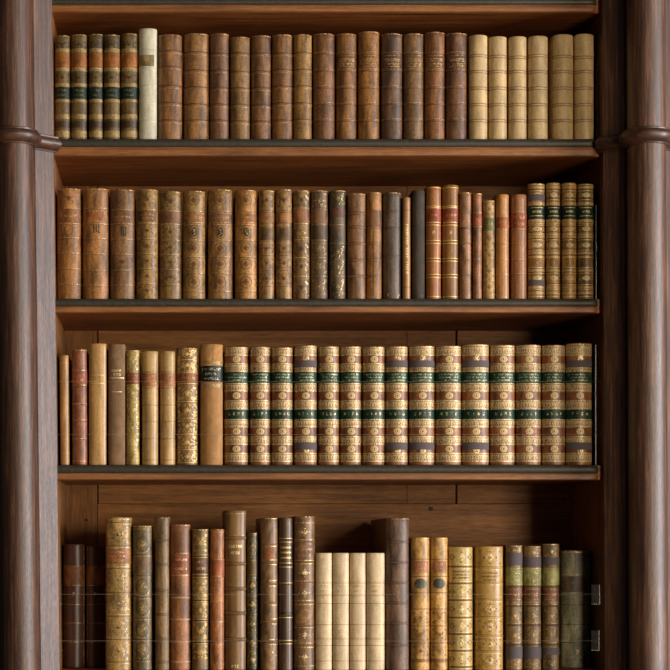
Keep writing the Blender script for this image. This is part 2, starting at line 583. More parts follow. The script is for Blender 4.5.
class Book:
    """A book standing upright. All heights are given as photograph rows (py) and widths as
    photograph pixels at the book's own distance, turned into metres here."""

    def __init__(self, row, x0, x1, top, col, label, group=None, y=0.012, depth=None, mat=None, bulge=0.31,
                 name='antique_book', lean=0.0, ragged=0.0, flare=0.0):
        self.rng = random.Random(int(x0 * 10) + row * 7919)
        y += self.rng.uniform(-0.0012, 0.0012)
        self.T = TOPS[row] + 0.0003
        self.y = y
        self.s = (D0 + y) / D0 / PPM
        # the widest part of a rounded spine lies a little behind its crown
        ye = y + min((x1 - x0) * self.s * bulge, 0.013) * 0.8
        X0, X1 = PX(x0, ye) + 0.0002, PX(x1, ye) - 0.0002
        self.w = X1 - X0
        self.wp = self.w / self.s
        self.h = PZ(top, y) - self.T
        self.top = top
        self.b = min(self.w * bulge, 0.013)
        self.depth = depth or min(0.215, max(0.12, self.h * 0.66))
        self.root = empty(name, ((X0 + X1) / 2, y, self.T), label, 'book', group)
        if lean:
            self.root.rotation_euler = (0, math.radians(lean), 0)
        self.mat = mat or M_CALF
        if self.mat in (M_CALF, M_WORN, M_SMOOTH):
            col = (min(255, col[0] * 1.0), col[1], col[2] * 0.93)
        self.base = col
        self.col = lin(col)
        self.flare = flare
        self.nseed = self.rng.uniform(0, 100)
        self.g = {}
        self.make_cover(ragged)
        if self.mat in (M_CALF, M_WORN):
            self.hl(top + 0.9, 0.9, kind='light')

    # ---- geometry
    def zz(self, py):
        return PZ(py, self.y) - self.T

    def wscale(self, z):
        k = 1.0
        if self.flare:
            k += self.flare * max(0, (z / self.h - 0.86) / 0.14) ** 2
        return k

    def S(self, th, z, off=0.0):
        """spine surface at arc angle th, height z, lifted by off."""
        a = self.w / 2
        k = self.wscale(z)
        n = noise.noise(Vector((th * 0.8 + self.nseed, z * 28, 3.3))) * 0.0005 * math.cos(th)
        x = a * math.sin(th) / SIN80 * k
        c80 = math.cos(math.radians(ARC))
        yy = self.b * (1 - math.cos(th)) / (1 - c80)
        nx, ny = math.sin(th) * self.b / (1 - c80), -math.cos(th) * a / SIN80
        l = math.hypot(nx, ny)
        off += n
        return (x + nx / l * off, yy + ny / l * off, z)

    def P(self, x, py, off=0.00028):
        """a point drawn on the spine: x in pixels from its centre line, py a photo row."""
        q = max(-1.0, min(1.0, x / (self.wp / 2)))
        return self.S(math.asin(q * SIN80), self.zz(py), off)

    def make_cover(self, ragged):
        m = MB()
        w2, t, D, b, h = self.w / 2, 0.0026, self.depth, self.b, self.h
        n = 20
        ths = [math.radians(-ARC + 2 * ARC * i / n) for i in range(n + 1)]
        nz = 26
        zl = [0, 0.0012] + [0.0012 + (h - 0.0030) * i / nz for i in range(1, nz + 1)] + [h - 0.0007, h]
        rows = []
        for zi, z in enumerate(zl):
            e = 0.0
            if zi == 0 or zi == len(zl) - 1:
                e = -0.0011
            elif zi == len(zl) - 2:
                e = -0.0004
            k = self.wscale(z)
            out = [(-w2 * k, D, z), (-w2 * k, b + 0.011, z), (-w2 * k + 0.0009, b + 0.006, z)]
            for i, th in enumerate(ths):
                p = self.S(th, z, e)
                zc = p[2]
                if ragged and zi >= len(zl) - 2:
                    zc += (noise.noise(Vector((i * 0.55 + self.nseed, 1.7, 0)))) * ragged - ragged * 0.2
                out.append((p[0], p[1], zc))
            out += [(w2 * k - 0.0009, b + 0.006, z), (w2 * k, b + 0.011, z), (w2 * k, D, z)]
            inn = [(w2 * k - t, D, z), (w2 * k - t, b + 0.005, z), (0, b + 0.0028, z), (-w2 * k + t, b + 0.005, z), (-w2 * k + t, D, z)]
            rows.append(out + inn)
        base = m.quadgrid(rows, closed=True)
        cnt = len(rows[0])
        no = cnt - 5
        for (r, flip) in ((0, True), (len(rows) - 1, False)):
            o0 = base + r * cnt
            g = []
            # left board, right board and spine ends
            g.append([0, 1, cnt - 2, cnt - 1])
            g.append([no - 1, no, no + 1, no - 2])
            mid = list(range(1, no - 1)) + [no + 1, no + 2, no + 3]
            g.append(mid)
            for q in g:
                q = [o0 + i for i in q]
                m.f.append(tuple(q if not flip else q[::-1]))
        self.cover = m.build('cover', self.mat, self.root, True, self.col)
        m = MB()
        m.box(-w2 + t + 0.0004, w2 - t - 0.0004, b + 0.0060, D - 0.0035, 0.0022, h - 0.0032, 0.0003)
        m.build('page_block', M_PAGES, self.root)

    def strip(self, m, prof, x0=None, x1=None):
        """a band across the spine; prof = [(py, off), ...]"""
        hw = self.wp / 2
        x0 = -hw if x0 is None else x0
        x1 = hw if x1 is None else x1
        t0 = math.asin(max(-1, x0 / hw) * SIN80)
        t1 = math.asin(min(1, x1 / hw) * SIN80)
        n = max(2, int((t1 - t0) / math.radians(8)) + 1)
        rows = []
        for (py, off) in prof:
            rows.append([self.S(t0 + (t1 - t0) * i / n, self.zz(py), off) for i in range(n + 1)])
        m.quadgrid(rows[::-1])

    # ---- parts
    def bands(self, ys, h=2.6, r=0.0011, col=None, gold=False, shade=False):
        for yv in ys:
            m = MB()
            pr = [(yv - h / 2 + h * i / 6, -0.0002 + r * math.sin(math.pi * i / 6)) for i in range(7)]
            self.strip(m, pr)
            c = lin(col) if col else tuple(v * 0.92 for v in self.col[:3]) + (1,)
            m.build('raised_band', M_BAND, self.root, True, c)
            if gold:
                self.hl(yv - h / 2 - 0.5, 0.55)
                self.hl(yv + h / 2 + 0.5, 0.55)
            if shade:  # dark lines along both sides of the band paint in its shade
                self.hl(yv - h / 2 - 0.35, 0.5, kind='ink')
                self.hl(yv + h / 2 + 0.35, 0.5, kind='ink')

    def label_x(self, y0, y1, x0, x1, col):
        m = MB()
        self.strip(m, [(y0, -0.0002), (y0 + 0.15, 0.0005), (y1 - 0.15, 0.0005), (y1, -0.0002)], x0, x1)
        return m.build('title_label', M_LABEL, self.root, False, lin(col))

    def label(self, y0, y1, col, lines=0, inset=0.0, name='title_label', tone=None, n=None, frame=True, text='gold'):
        if col[0] > col[1] * 1.3:      # dyed calf, faded toward the leather around it
            cc = self.base
            col = tuple(col[i] * 0.68 + cc[i] * 0.32 * 0.95 for i in range(3))
        m = MB()
        hw = self.wp / 2
        x0, x1 = (-hw, hw) if not inset else (-hw + inset, hw - inset)
        self.strip(m, [(y0, -0.0002), (y0 + 0.15, 0.0005), (y1 - 0.15, 0.0005), (y1, -0.0002)], x0, x1)
        lab = m.build(name, M_LABEL, self.root, False, lin(col))
        if frame:
            for q in (y0 + 0.9, y1 - 0.9):
                self.hl(q, 0.45, x0 + 0.8 if inset else None, x1 - 0.8 if inset else None, off=0.0008)
        if lines:
            t = MB()
            sp = (y1 - y0 - 2.4) / lines
            for i in range(lines):
                yc = y0 + 1.2 + sp * (i + 0.5)
                self.text(t, yc, min(sp * 0.5, 2.3), x0 + 1.6, x1 - 1.6, 0.00085)
            t.build('title_lettering', M_GILT_WORN, lab, False, tone or lin((206, 160, 100)))
        return lab

    def text(self, m, yc, h, x0, x1, off=0.0003, frac=None):
        cw = h * 0.8
        span = (x1 - x0) * (frac or self.rng.uniform(0.72, 1.0))
        n = max(1, int(span / cw))
        cx = (x0 + x1) / 2
        sx = cx - n * cw / 2
        for i in range(n):
            L = self.rng.choice(LETTERS)
            ox = sx + i * cw
            u = cw * 0.76 / 3
            v = h / 5
            for (a, b, c, d) in BARS[L]:
                self.quad(m, ox + a * u, ox + c * u, yc - h / 2 + b * v, yc - h / 2 + d * v, off)

    def quad(self, m, x0, x1, y0, y1, off=0.0003):
        hw = self.wp / 2 * 0.985
        x0, x1 = max(-hw, x0), min(hw, x1)
        if x1 - x0 < 0.02:
            return
        n = max(1, int((x1 - x0) / max(1.6, self.wp / 9)) + 0)
        m.quadgrid([[self.P(x0 + (x1 - x0) * i / n, y1, off) for i in range(n + 1)],
                    [self.P(x0 + (x1 - x0) * i / n, y0, off) for i in range(n + 1)]])

    def G(self, kind='gold'):
        if kind not in self.g:
            self.g[kind] = MB()
        return self.g[kind]

    def hl(self, y, th=0.6, x0=None, x1=None, kind='gold', off=0.0003):
        m = self.G(kind)
        self.strip(m, [(y - th / 2, off), (y + th / 2, off)], x0, x1)

    def vl(self, x, y0, y1, th=0.5, kind='gold'):
        m = self.G(kind)
        n = max(1, int((y1 - y0) / 6))
        for i in range(n):
            a, b = y0 + (y1 - y0) * i / n, y0 + (y1 - y0) * (i + 1) / n
            m.quadgrid([[self.P(x - th / 2, b), self.P(x + th / 2, b)], [self.P(x - th / 2, a), self.P(x + th / 2, a)]])

    def line(self, pts, th=0.55, kind='gold', off=0.0003):
        m = self.G(kind)
        for (a, b), (c, d) in zip(pts[:-1], pts[1:]):
            l = math.hypot(c - a, d - b) or 1
            nx, ny = -(d - b) / l * th / 2, (c - a) / l * th / 2
            m.face([self.P(a - nx, b - ny, off), self.P(c - nx, d - ny, off), self.P(c + nx, d + ny, off), self.P(a + nx, b + ny, off)])

    def ring(self, x, y, rx, ry, th=0.55, kind='gold', a0=0, a1=360, n=14, off=0.0003):
        pts = [(x + rx * math.cos(math.radians(a0 + (a1 - a0) * i / n)), y + ry * math.sin(math.radians(a0 + (a1 - a0) * i / n))) for i in range(n + 1)]
        self.line(pts, th, kind, off)

    def disc(self, x, y, rx, ry, kind='gold', off=0.0003):
        m = self.G(kind)
        n = 14
        base = len(m.v)
        m.v.append(self.P(x, y, off))
        for k in (0.34, 0.67, 1.0):
            for i in range(n):
                a = math.pi * 2 * i / n
                m.v.append(self.P(x + rx * k * math.cos(a), y - ry * k * math.sin(a), off))
        for i in range(n):
            i2 = (i + 1) % n
            m.f.append((base, base + 1 + i, base + 1 + i2))
            for k in range(2):
                a, c = base + 1 + k * n, base + 1 + (k + 1) * n
                m.f.append((a + i, c + i, c + i2, a + i2))

    def oval(self, y, rx, ry, kind='gold', hole=True):
        self.disc(0, y, rx, ry, 'medal', 0.0004)
        if hole:
            self.ring(0, y, rx * 0.62, ry * 0.62, 0.4, 'ink2', off=0.0006)
            self.disc(self.rng.uniform(-.3, .3), y, rx * 0.22, ry * 0.3, 'ink2', 0.0006)

    def lozenge(self, y, rx, ry, kind='gold', th=0.55, fill=True):
        self.line([(-rx, y), (0, y - ry), (rx, y), (0, y + ry), (-rx, y)], th, kind)
        if fill:
            m = self.G(kind)
            n, k = 6, 0.72
            for (t0, t1) in ((-1, 0), (0, 1)):
                m.quadgrid([[self.P(rx * k * u * (1 - abs(t)), y - ry * k * t, 0.0004) for u in [-1 + 2 * i / n for i in range(n + 1)]] for t in (t0, (t0 + t1) / 2, t1)])

    def floral(self, y0, y1, kind='gold', dens=1.0, th=0.5, cols=1):
        """mirrored curls, leaves and dots filling a panel"""
        R = self.rng
        hw = self.wp / 2 * 0.86
        yc, hh = (y0 + y1) / 2, (y1 - y0) / 2 * 0.92
        self.lozenge(yc, min(hw * 0.24, 2.2), min(hh * 0.34, 2.4), kind, th)
        n = int(6 * dens)
        for i in range(n):
            x = R.uniform(0.22, 0.85) * hw
            y = yc + R.uniform(-0.85, 0.85) * hh
            r = R.uniform(0.7, 1.7)
            a = R.uniform(0, 360)
            ext = R.uniform(150, 270)
            for sg in (-1, 1):
                pts = []
                for j in range(7):
                    ang = math.radians(a + ext * j / 6)
                    rr = r * (1 - 0.09 * j)
                    pts.append((sg * (x + rr * math.cos(ang)), y + rr * math.sin(ang)))
                self.line(pts, th, kind)
        for i in range(int(5 * dens)):
            x = R.uniform(0.1, 0.9) * hw
            y = yc + R.uniform(-0.9, 0.9) * hh
            for sg in (-1, 1):
                self.disc(sg * x, y, 0.42, 0.42, kind)
        for sx in (-1, 1):
            for sy in (-1, 1):
                X, Y = sx * hw * 0.92, yc + sy * hh * 0.9
                self.line([(X, Y), (X - sx * 2.0, Y), (X - sx * 1.2, Y - sy * 1.2), (X, Y - sy * 2.0), (X, Y)], th, kind)

    def roll(self, y0, y1, col=None):
        """a dense roll of tooling across the spine"""
        self.rollbar(y0, y1, col or lin((228, 202, 150)))
        self.hl(y0, 0.5, kind='pale')
        self.hl(y1, 0.5, kind='pale')

    def rollbar(self, y0, y1, col=None):
        m = MB()
        self.strip(m, [(y0, 0.0002), (y1, 0.0002)])
        m.build('gilt_roll', M_GILT_BAND, self.root, False, col or lin((196, 164, 104)))

    def teeth(self, y, h=1.6, step=1.5, kind='gold', th=0.6, zig=False):
        hw = self.wp / 2 * 0.93
        n = int(2 * hw / step)
        if zig:
            pts = [(-hw + step * i, y + (h / 2 if i % 2 else -h / 2)) for i in range(n + 1)]
            self.line(pts, th, kind)
        else:
            m = self.G(kind)
            for i in range(n + 1):
                x = -hw + step * i
                self.quad(m, x - th / 2, x + th / 2, y - h / 2, y + h / 2)

    def paper_strip(self, y0, y1, cut=0.0):
        m = MB()
        self.strip(m, [(y0, 0.0001), (y0 + 0.1, 0.0008), (y1 - 0.1, 0.0008), (y1, 0.0001)])
        o = m.build('paper_strip', M_STRIP, self.root, False)
        o['label'] = 'mauve grey paper strip'

    def finish(self, gold=GOLD, worn=False, ink=(50, 30, 18), roll=None):
        for k, m in [(k, c) for k, mm in self.g.items() for c in clusters(mm)]:
            if k == 'gold':
                m.build('gilt_tooling', M_GILT_WORN if worn else M_GILT, self.root, False, gold)
            elif k == 'pale':
                m.build('gilt_fillet', M_GILT_WORN, self.root, False, PALEG)
            elif k == 'medal':
                m.build('gilt_medallion', M_MEDAL, self.root, False, lin((214, 186, 130)))
            elif k == 'roll':
                m.build('gilt_roll', M_GILT_BAND, self.root, False, roll or lin((214, 182, 122)))
            elif k == 'ink':
                m.build('blind_tooling_and_shade', M_INK, self.root, False, lin(ink))  # blind tooling, together with the painted shade lines beside raised bands
            elif k == 'ink2':
                m.build('medallion_detail', M_INK, self.root, False, lin((120, 80, 46)))
            elif k == 'mark':
                m.build('ink_mark', M_INK, self.root, False, lin((52, 42, 28)))
            elif k == 'light':
                m.build('light_fillet', M_GILT_WORN, self.root, False, lin((205, 165, 118)))
        return self.root


# ---------------- top shelf (row 1)
NTH = ['first', 'second', 'third', 'fourth', 'fifth', 'sixth', 'seventh', 'eighth', 'ninth', 'tenth', 'eleventh', 'twelfth', 'thirteenth', 'fourteenth', 'fifteenth']
for i, (x0, x1, tp) in enumerate([(54.9, 70.2, 35), (71, 87, 34), (88.8, 103, 33.5), (103.8, 120, 34.2), (120.8, 137.6, 33)]):
    b = Book(1, x0, x1, tp, (112, 88, 50), '%s from the left of five olive-brown books with orange and green labels, top shelf' % NTH[i], 'olive-brown set at the left of the top shelf', mat=M_WORN)
    b.label(52.5, 67, (174, 98, 38), 2, name='title_label', frame=False, tone=lin((150, 100, 56)))
    b.label(86.8, 98.6, (28, 44, 32), 2, name='volume_label', frame=False, tone=lin((130, 124, 84)))
    for (a, c) in ((48.2, 52), (67.4, 71), (83, 86.4), (99, 102), (114, 118.6), (130.5, 137)):
        b.rollbar(a, c, lin((186, 160, 104)))
    b.floral(40.5, 48, 'ink', 1.2, 0.6)
    b.floral(73, 82, 'ink', 0.5, 0.4)
    b.strip(b.G('ink'), [(121, 0.0003), (127.5, 0.0003)])
    b.hl(68, 0.5, kind='pale')
    b.finish(ink=(66, 48, 26), roll=lin((190, 160, 100)))

b = Book(1, 138.8, 157, 28, (214, 206, 178), 'tall cream vellum book with a brown blot near its head', mat=M_VELLUM, bulge=0.26)
b.bands([50, 68, 85.5, 103, 121], 2.2, 0.0006)
lb_ = b.label_x(54.6, 66, -8, 6.2, (150, 126, 84))
lb_['label'] = 'worn brown label remnant'
b.finish()

r1 = [(158, 182.2, 34, (140, 96, 60), 'brown calf book just right of the cream vellum one', [51.5, 67.5, 86.5, 103.5, 121]),
      (183.6, 209, 33, (150, 106, 66), 'thick light brown calf book, second right of the cream vellum one', [53, 71, 88, 105, 121]),
      (210, 229, 33, (122, 84, 60), 'grey-brown calf book, third right of the cream vellum one', [54, 71, 88.5, 105, 121]),
      (230.2, 250, 36.5, (140, 104, 64), 'shorter tan-brown calf book, fourth right of the cream vellum one', [54, 72.5, 89, 105.5, 122]),
      (251, 271, 35, (122, 84, 54), 'brown calf book with double lines, fifth right of the cream vellum one', [54, 72, 88.5, 105.5, 122]),
      (271.8, 292.8, 34, (134, 92, 54), 'warm brown calf book, sixth right of the cream vellum one', [54, 70.5, 87, 104, 121]),
      (293.5, 311.8, 34, (156, 116, 68), 'lighter tan calf book, seventh right of the cream vellum one', [53.5, 70.5, 87, 104, 120.5])]
for (x0, x1, tp, col, lb, bs_) in r1:
    b = Book(1, x0, x1, tp, col, lb + ', top shelf', 'ribbed brown calf books on the top shelf', mat=M_WORN, ragged=0.0012)
    b.bands(bs_, 2.2, 0.0009)
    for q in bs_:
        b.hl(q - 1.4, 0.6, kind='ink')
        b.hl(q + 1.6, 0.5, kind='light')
    b.finish(worn=True, ink=(60, 36, 22))
r1b = [(313, 335, 33, (122, 80, 48), 0, 'dark-mottled calf book without a title box, left of the boxed titles'),
       (336, 356.8, 33, (140, 94, 54), 1, 'first brown calf book with a double ruled title box, from the left'),
       (358, 379.6, 31, (152, 102, 54), 1, 'orange-brown calf book, tallest at the left of the boxed titles'),
       (381.3, 402.4, 33, (104, 74, 56), 1, 'darkest grey-brown calf book with a double ruled title box'),
       (403.4, 423.6, 33, (124, 90, 58), 1, 'olive-brown calf book with boxed title, fourth of the boxed titles'),
       (424.6, 445, 31.5, (134, 86, 50), 1, 'reddish brown calf book with boxed title, second left of pale books'),
       (445.8, 467, 32.5, (116, 78, 54), 1, 'dull brown calf book with boxed title, just left of pale books')]
for i, (x0, x1, tp, col, box, lb) in enumerate(r1b):
    b = Book(1, x0, x1, tp, col, lb + ', top shelf', 'brown calf books with ruled title boxes on the top shelf', mat=M_WORN, ragged=0.001)
    bs_ = [53, 70, 87, 103.5, 120]
    if box:
        hw = b.wp / 2
        b.label(54.5, 67.5, tuple(int(v * 0.82) for v in col), 0, inset=1.3, frame=False)
        for q in (55.3, 58.6, 61, 63.2, 66.6):
            b.hl(q, 0.55, -hw + 2.2, hw - 2.2, off=0.0008, kind='light')
        t = b.G('gold')
        b.text(t, 60, 2.0, -hw + 2.6, hw - 2.6, 0.0009, 1)
        b.text(t, 64.6, 2.2, -hw + 2.6, hw - 2.6, 0.0009, 1)
        bs_ = [53, 70, 87, 103.5, 120]
    b.bands(bs_, 1.8, 0.0006)
    for q in bs_:
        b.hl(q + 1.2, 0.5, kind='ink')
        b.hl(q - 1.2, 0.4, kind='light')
    b.finish(gold=GOLD2, worn=True, ink=(56, 34, 20))
pal = [(469, 487.6, 34.5), (488.6, 507, 36), (508.6, 526.8, 36), (528.2, 548, 35.5), (552.5, 573.4, 34), (574.6, 594, 33.5)]
plb = ['first pale straw-coloured book from the left, beside the brown ones', 'second pale straw-coloured book from the left', 'third pale straw-coloured book from the left',
       'fourth pale straw-coloured book, left of the dark gap', 'fifth pale straw-coloured book, right of the dark gap', 'last pale straw-coloured book at the right end']
for i, (x0, x1, tp) in enumerate(pal):
    b = Book(1, x0, x1, tp, (198, 166, 116), plb[i] + ', top shelf', 'pale straw-coloured set on the top shelf', mat=M_VELLUM, bulge=0.3)
    for q in (55.5 + (i % 3) * 0.8, 71.5, 88, 104.5, 120.5):
        b.bands([q], 1.6, 0.0004)
        b.hl(q - 1.2, 0.7, kind='ink')
        b.hl(q + 1.2, 0.7, kind='ink')
    b.finish(ink=(120, 84, 46))

# ---------------- second shelf (row 2)
S2 = ', second shelf'


def r2(x0, x1, tp, col, lb, group=None, **kw):
    return Book(2, x0, x1, tp, col, lb + S2, group, **kw)


GB = 'thick brown calf books at the left of the second shelf'
b = r2(57.0, 81.2, 188, (162, 108, 56), 'leftmost thick orange-brown book with a dark label', GB, mat=M_WORN, ragged=0.0022)
b.label(209, 222.5, (134, 82, 44), 1, inset=1.5, frame=False)
for q in (208, 223.2, 237.5, 253, 268.5, 284):
    b.hl(q, 0.7, kind='light'); b.hl(q + 0.9, 0.5, kind='ink')
b.floral(190, 206, 'ink', 0.7); b.ring(0, 230, 4, 5, 0.7, 'ink')
b.finish(worn=True, ink=(104, 66, 34))
b = r2(82.5, 108.7, 188, (158, 106, 58), 'thick tan book with an orange boxed label and small black inked mark', GB, mat=M_WORN, ragged=0.0022)
b.label(210, 222, (172, 98, 48), 0, inset=5, frame=True)
for q in (208, 223.6, 238, 253.5, 270, 285):
    b.hl(q, 0.7, kind='light'); b.hl(q + 0.9, 0.5, kind='ink')
for (dx, dy) in ((-2.5, 0), (0, -0.6), (2.5, 0.4)):
    b.vl(1 + dx, 225 + dy, 233 + dy, 0.9, 'mark')
b.line([(-3, 226), (4, 225), (0, 229), (4.5, 233)], 0.8, 'mark')
b.finish(worn=True, ink=(104, 66, 34))
b = r2(110, 135, 189, (134, 94, 58), 'thick dull brown book with smudged black mark, third from the left', GB, mat=M_WORN, ragged=0.0025)
b.label(211, 222.5, (118, 74, 46), 1, inset=1.5, frame=False)
for q in (209.5, 223.6, 239, 254, 270, 285):
    b.hl(q, 0.6, kind='light'); b.hl(q + 0.9, 0.5, kind='ink')
for dx in (-2, 0.2, 2.3):
    b.vl(1.2 + dx, 226, 236, 1.0, 'mark')
b.line([(-1, 230), (4, 227), (3, 236)], 0.9, 'mark')
b.floral(256, 268, 'ink', 0.8)
b.finish(worn=True, ink=(92, 58, 32))
b = r2(136.4, 158.2, 189, (150, 112, 62), 'olive-tan tooled book with a dark lettered label, fourth from the left', GB, mat=M_CALF, ragged=0.001)
b.label(211, 221.5, (112, 72, 42), 2, inset=2, frame=False)
for (a, c) in ((191, 207), (224, 237), (240, 252), (255, 267), (270, 282), (285, 296)):
    b.floral(a, c, 'ink', 0.9)
for q in (209.5, 223, 238.5, 253.5, 268.5, 283.5):
    b.hl(q, 0.6, kind='light'); b.hl(q + .9, 0.5, kind='ink')
b.finish(worn=True, ink=(94, 64, 30))
b = r2(159.4, 181.8, 191, (140, 106, 64), 'olive-brown tooled book with a faded purplish label, fifth from the left', GB, mat=M_CALF, ragged=0.001)
b.label(212, 223, (122, 80, 58), 0, frame=False)
for (a, c) in ((193, 209), (225, 239), (241, 253), (256, 268), (271, 283)):
    b.floral(a, c, 'ink', 1.0)
for q in (211, 224, 240, 254.5, 269.5, 284.5):
    b.hl(q, 0.6, kind='light'); b.hl(q + .9, 0.5, kind='ink')
b.finish(worn=True, ink=(84, 60, 34))
for (x0, x1, tp, col, lc, lb, ov) in ((182.8, 205.2, 190.5, (156, 118, 68), (148, 96, 56), 'tan tooled book with a red-brown label and dark oval, sixth from the left', 1),
                                      (207.8, 232.7, 189, (154, 112, 66), (118, 78, 54), 'widest tan tooled book with brown label and dark oval, seventh from left', 1),
                                      (234.9, 257.2, 189.5, (178, 126, 68), (164, 100, 54), 'brightest orange-tan tooled book with dark oval, eighth from the left', 1)):
    b = r2(x0, x1, tp, col, lb, GB, mat=M_CALF, ragged=0.0015)
    b.label(212, 223.4, lc, 1, inset=0.5, frame=True)
    b.disc(0.3, 232, 3.0, 4.6, 'mark')
    b.ring(0.3, 232, 4.6, 6.6, 0.6, 'ink')
    b.line([(-1.2, 229.4), (1.6, 230), (-0.8, 232), (1.8, 233.4), (-1, 235)], 0.7, 'gold', 0.0006)
    for (yc, ry) in ((200, 5), (248, 5), (264, 5), (282, 5.5)):
        b.ring(0, yc, 5.4, ry, 0.6, 'ink'); b.lozenge(yc, 3.4, 3.2, 'ink', 0.5)
        for sx in (-1, 1):
            b.ring(sx * 8, yc, 1.8, 3.2, 0.5, 'ink', 90 if sx < 0 else -90, 270 if sx < 0 else 90)
    for q in (211, 224.6, 240, 256.5, 273, 291):
        b.hl(q, 0.6, kind='light'); b.hl(q + .9, 0.6, kind='ink')
    b.finish(worn=True, ink=(106, 66, 34))
GN = 'narrower tooled calf books in the middle of the second shelf'
for (x0, x1, tp, lb) in ((258.8, 274.4, 190, 'left one of two narrow tan tooled books with black second labels'), (275.8, 292, 189, 'right one of two narrow tan tooled books with black second labels')):
    b = r2(x0, x1, tp, (156, 116, 70), lb, GN, mat=M_CALF)
    b.label(213, 222.4, (162, 108, 62), 0, frame=False)
    b.label(228, 240, (92, 68, 44), 0, name='volume_label', frame=False)
    b.disc(1, 234, 3, 4, 'light')
    for (a, c) in ((192, 208), (243, 254), (257, 269), (272, 285)):
        b.floral(a, c, 'ink', 0.8)
    for q in (210.5, 212.4, 223, 227, 241, 255.5, 270.5, 286.5):
        b.hl(q, 0.6, kind='ink')
    b.finish(worn=True, ink=(92, 60, 34))
b = r2(293, 309.8, 190, (134, 100, 62), 'brown book with an orange label and silvery zigzags down its right side', GN, mat=M_CALF)
b.label(208.5, 222.8, (156, 98, 62), 0, frame=False)
for (a, c) in ((192, 207), (241, 256), (259, 274), (278, 296)):
    b.line([(b.wp * 0.40, a), (b.wp * 0.24, a + 3.5), (b.wp * 0.40, a + 6), (b.wp * 0.2, a + 9), (b.wp * 0.40, c)], 1.1, 'pale')
    b.floral(a, c, 'ink', 0.8)
for q in (207.8, 223.4, 226, 228, 237.5, 239.5, 257.5, 276):
    b.hl(q, 0.6, kind='gold')
b.text(b.G('gold'), 233, 3.0, -6.5, 6.5)
b.finish(worn=True, ink=(80, 54, 32))
b = r2(310.6, 327.8, 190, (108, 82, 58), 'dark book with an orange label above a blackened panel', GN, mat=M_WORN)
b.label(210, 222.8, (140, 92, 60), 0, frame=False)
b.label(225.5, 239, (84, 66, 48), 0, name='volume_label', frame=False)
for (a, c) in ((192, 208), (241, 256), (259, 274), (278, 296)):
    b.floral(a, c, 'gold', 0.9)
for q in (209, 224, 240, 257.5, 276):
    b.hl(q, 0.5, kind='gold')
b.finish(gold=GOLD2, worn=True)
b = r2(329.4, 345.8, 190, (92, 74, 54), 'blackest worn book with pale gilt scratches and a dull red patch', GN, mat=M_WORN, ragged=0.001)
b.label(208, 217, (112, 64, 50), 0, inset=2, frame=False)
for (a, c) in ((192, 205), (245, 258), (260, 274), (278, 296)):
    b.floral(a, c, 'gold', 0.7, 0.4)
    b.line([(1, c), (4, (a + c) / 2), (6, a + 1), (3, a + 4)], 0.8, 'pale')
for q in (224.5, 243, 259, 276):
    b.hl(q, 0.5, kind='gold')
b.finish(gold=GOLD2, worn=True)
b = r2(347, 366, 193, (136, 94, 62), 'plain ribbed mid-brown book right of the blackest one', GN, mat=M_WORN)
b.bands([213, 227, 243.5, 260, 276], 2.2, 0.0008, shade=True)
b.finish(ink=(72, 44, 28))
b = r2(366.4, 381.6, 192, (158, 108, 62), 'streaked orange-brown book with a darker label', GN, mat=M_WORN)
b.label(210, 226, (116, 76, 46), 0, frame=False)
b.bands([227.5, 243.5, 260, 276], 1.6, 0.0005, shade=True)
b.vl(-1, 229, 296, 0.6, 'ink')
b.finish(ink=(96, 62, 34))
b = r2(382.8, 401.3, 192, (98, 78, 66), 'purplish brown book with a scuffed pale tail', GN, mat=M_WORN, ragged=0.001)
b.bands([211, 228, 256], 1.6, 0.0006, shade=True)
b.line([(-4.5, 293.5), (-4, 297.2), (5.5, 297.2), (7, 294)], 1.1, 'pale')
b.finish(ink=(60, 42, 34))
b = r2(402.4, 410.4, 197, (172, 124, 82), 'thinnest tan book with gilt lettering running down its spine', mat=M_SMOOTH, bulge=0.35)
b.hl(210, 0.7, kind='ink'); b.hl(287, 0.7, kind='ink')
m = MB()
for i in range(19):
    yc = 224 + i * 2.65
    if i in (8, 13):
        continue
    u = 3.2 / 5
    for (a, c, d, e) in BARS[b.rng.choice(LETTERS)]:
        # letters turned to run down the spine
        b.quad(m, 1.4 - e * u, 1.4 - c * u, yc + a * 0.62, yc + d * 0.62)
m.build('title_lettering', M_GILT, b.root, False, PALEG)
b.finish(ink=(110, 70, 42))
b = r2(412.2, 424.8, 190, (74, 64, 54), 'dark grey plain cloth book beside the thinnest tan one', mat=M_CLOTH)
b.hl(296, 0.6, kind='ink')
b.finish(ink=(40, 34, 28))
for (x0, x1, tp, col, lb) in ((425.8, 441, 186, (156, 96, 54), 'tall orange-brown book with red label and gilt fillets, left one of two'), (442.2, 458.7, 184.5, (138, 92, 50), 'tall brown book with red label and gilt fillets, right one of two')):
    b = r2(x0, x1, tp, col, lb, 'two tall books with red labels and gilt fillets', mat=M_SMOOTH)
    b.label(208.5, 221.5, (146, 56, 34), 1, frame=False)
    b.bands([223.5, 241.8, 259.5, 275.8], 1.6, 0.0007)
    for q in (187.5, 206, 207.6, 222.2, 224.9, 240.4, 243.2, 258.2, 261, 274.4, 277.2, 296.5):
        b.hl(q, 0.6)
    b.text(b.G('gold'), 232.5, 3.5, -2.4, 2.4)
    b.finish()
b = r2(459.4, 471.6, 192, (150, 104, 72), 'pinkish tan ribbed book with a dark line at its middle', mat=M_CALF)
b.bands([212.5, 227, 243, 259.5, 275], 1.6, 0.0006)
b.hl(228, 2.0, kind='ink'); b.hl(244, 0.5, kind='ink'); b.hl(260, 0.6, kind='ink'); b.hl(275.6, 0.6, kind='ink')
b.finish(ink=(84, 56, 34))
b = r2(472.7, 482, 193, (142, 92, 58), 'slim brown book with a small red label, left of the short gold one', mat=M_CALF)
b.label(213.6, 225.5, (150, 64, 40), 1, frame=False)
for q in (212.6, 226.4, 243, 259, 275): b.hl(q, 0.5, kind='light')
b.finish(worn=True)
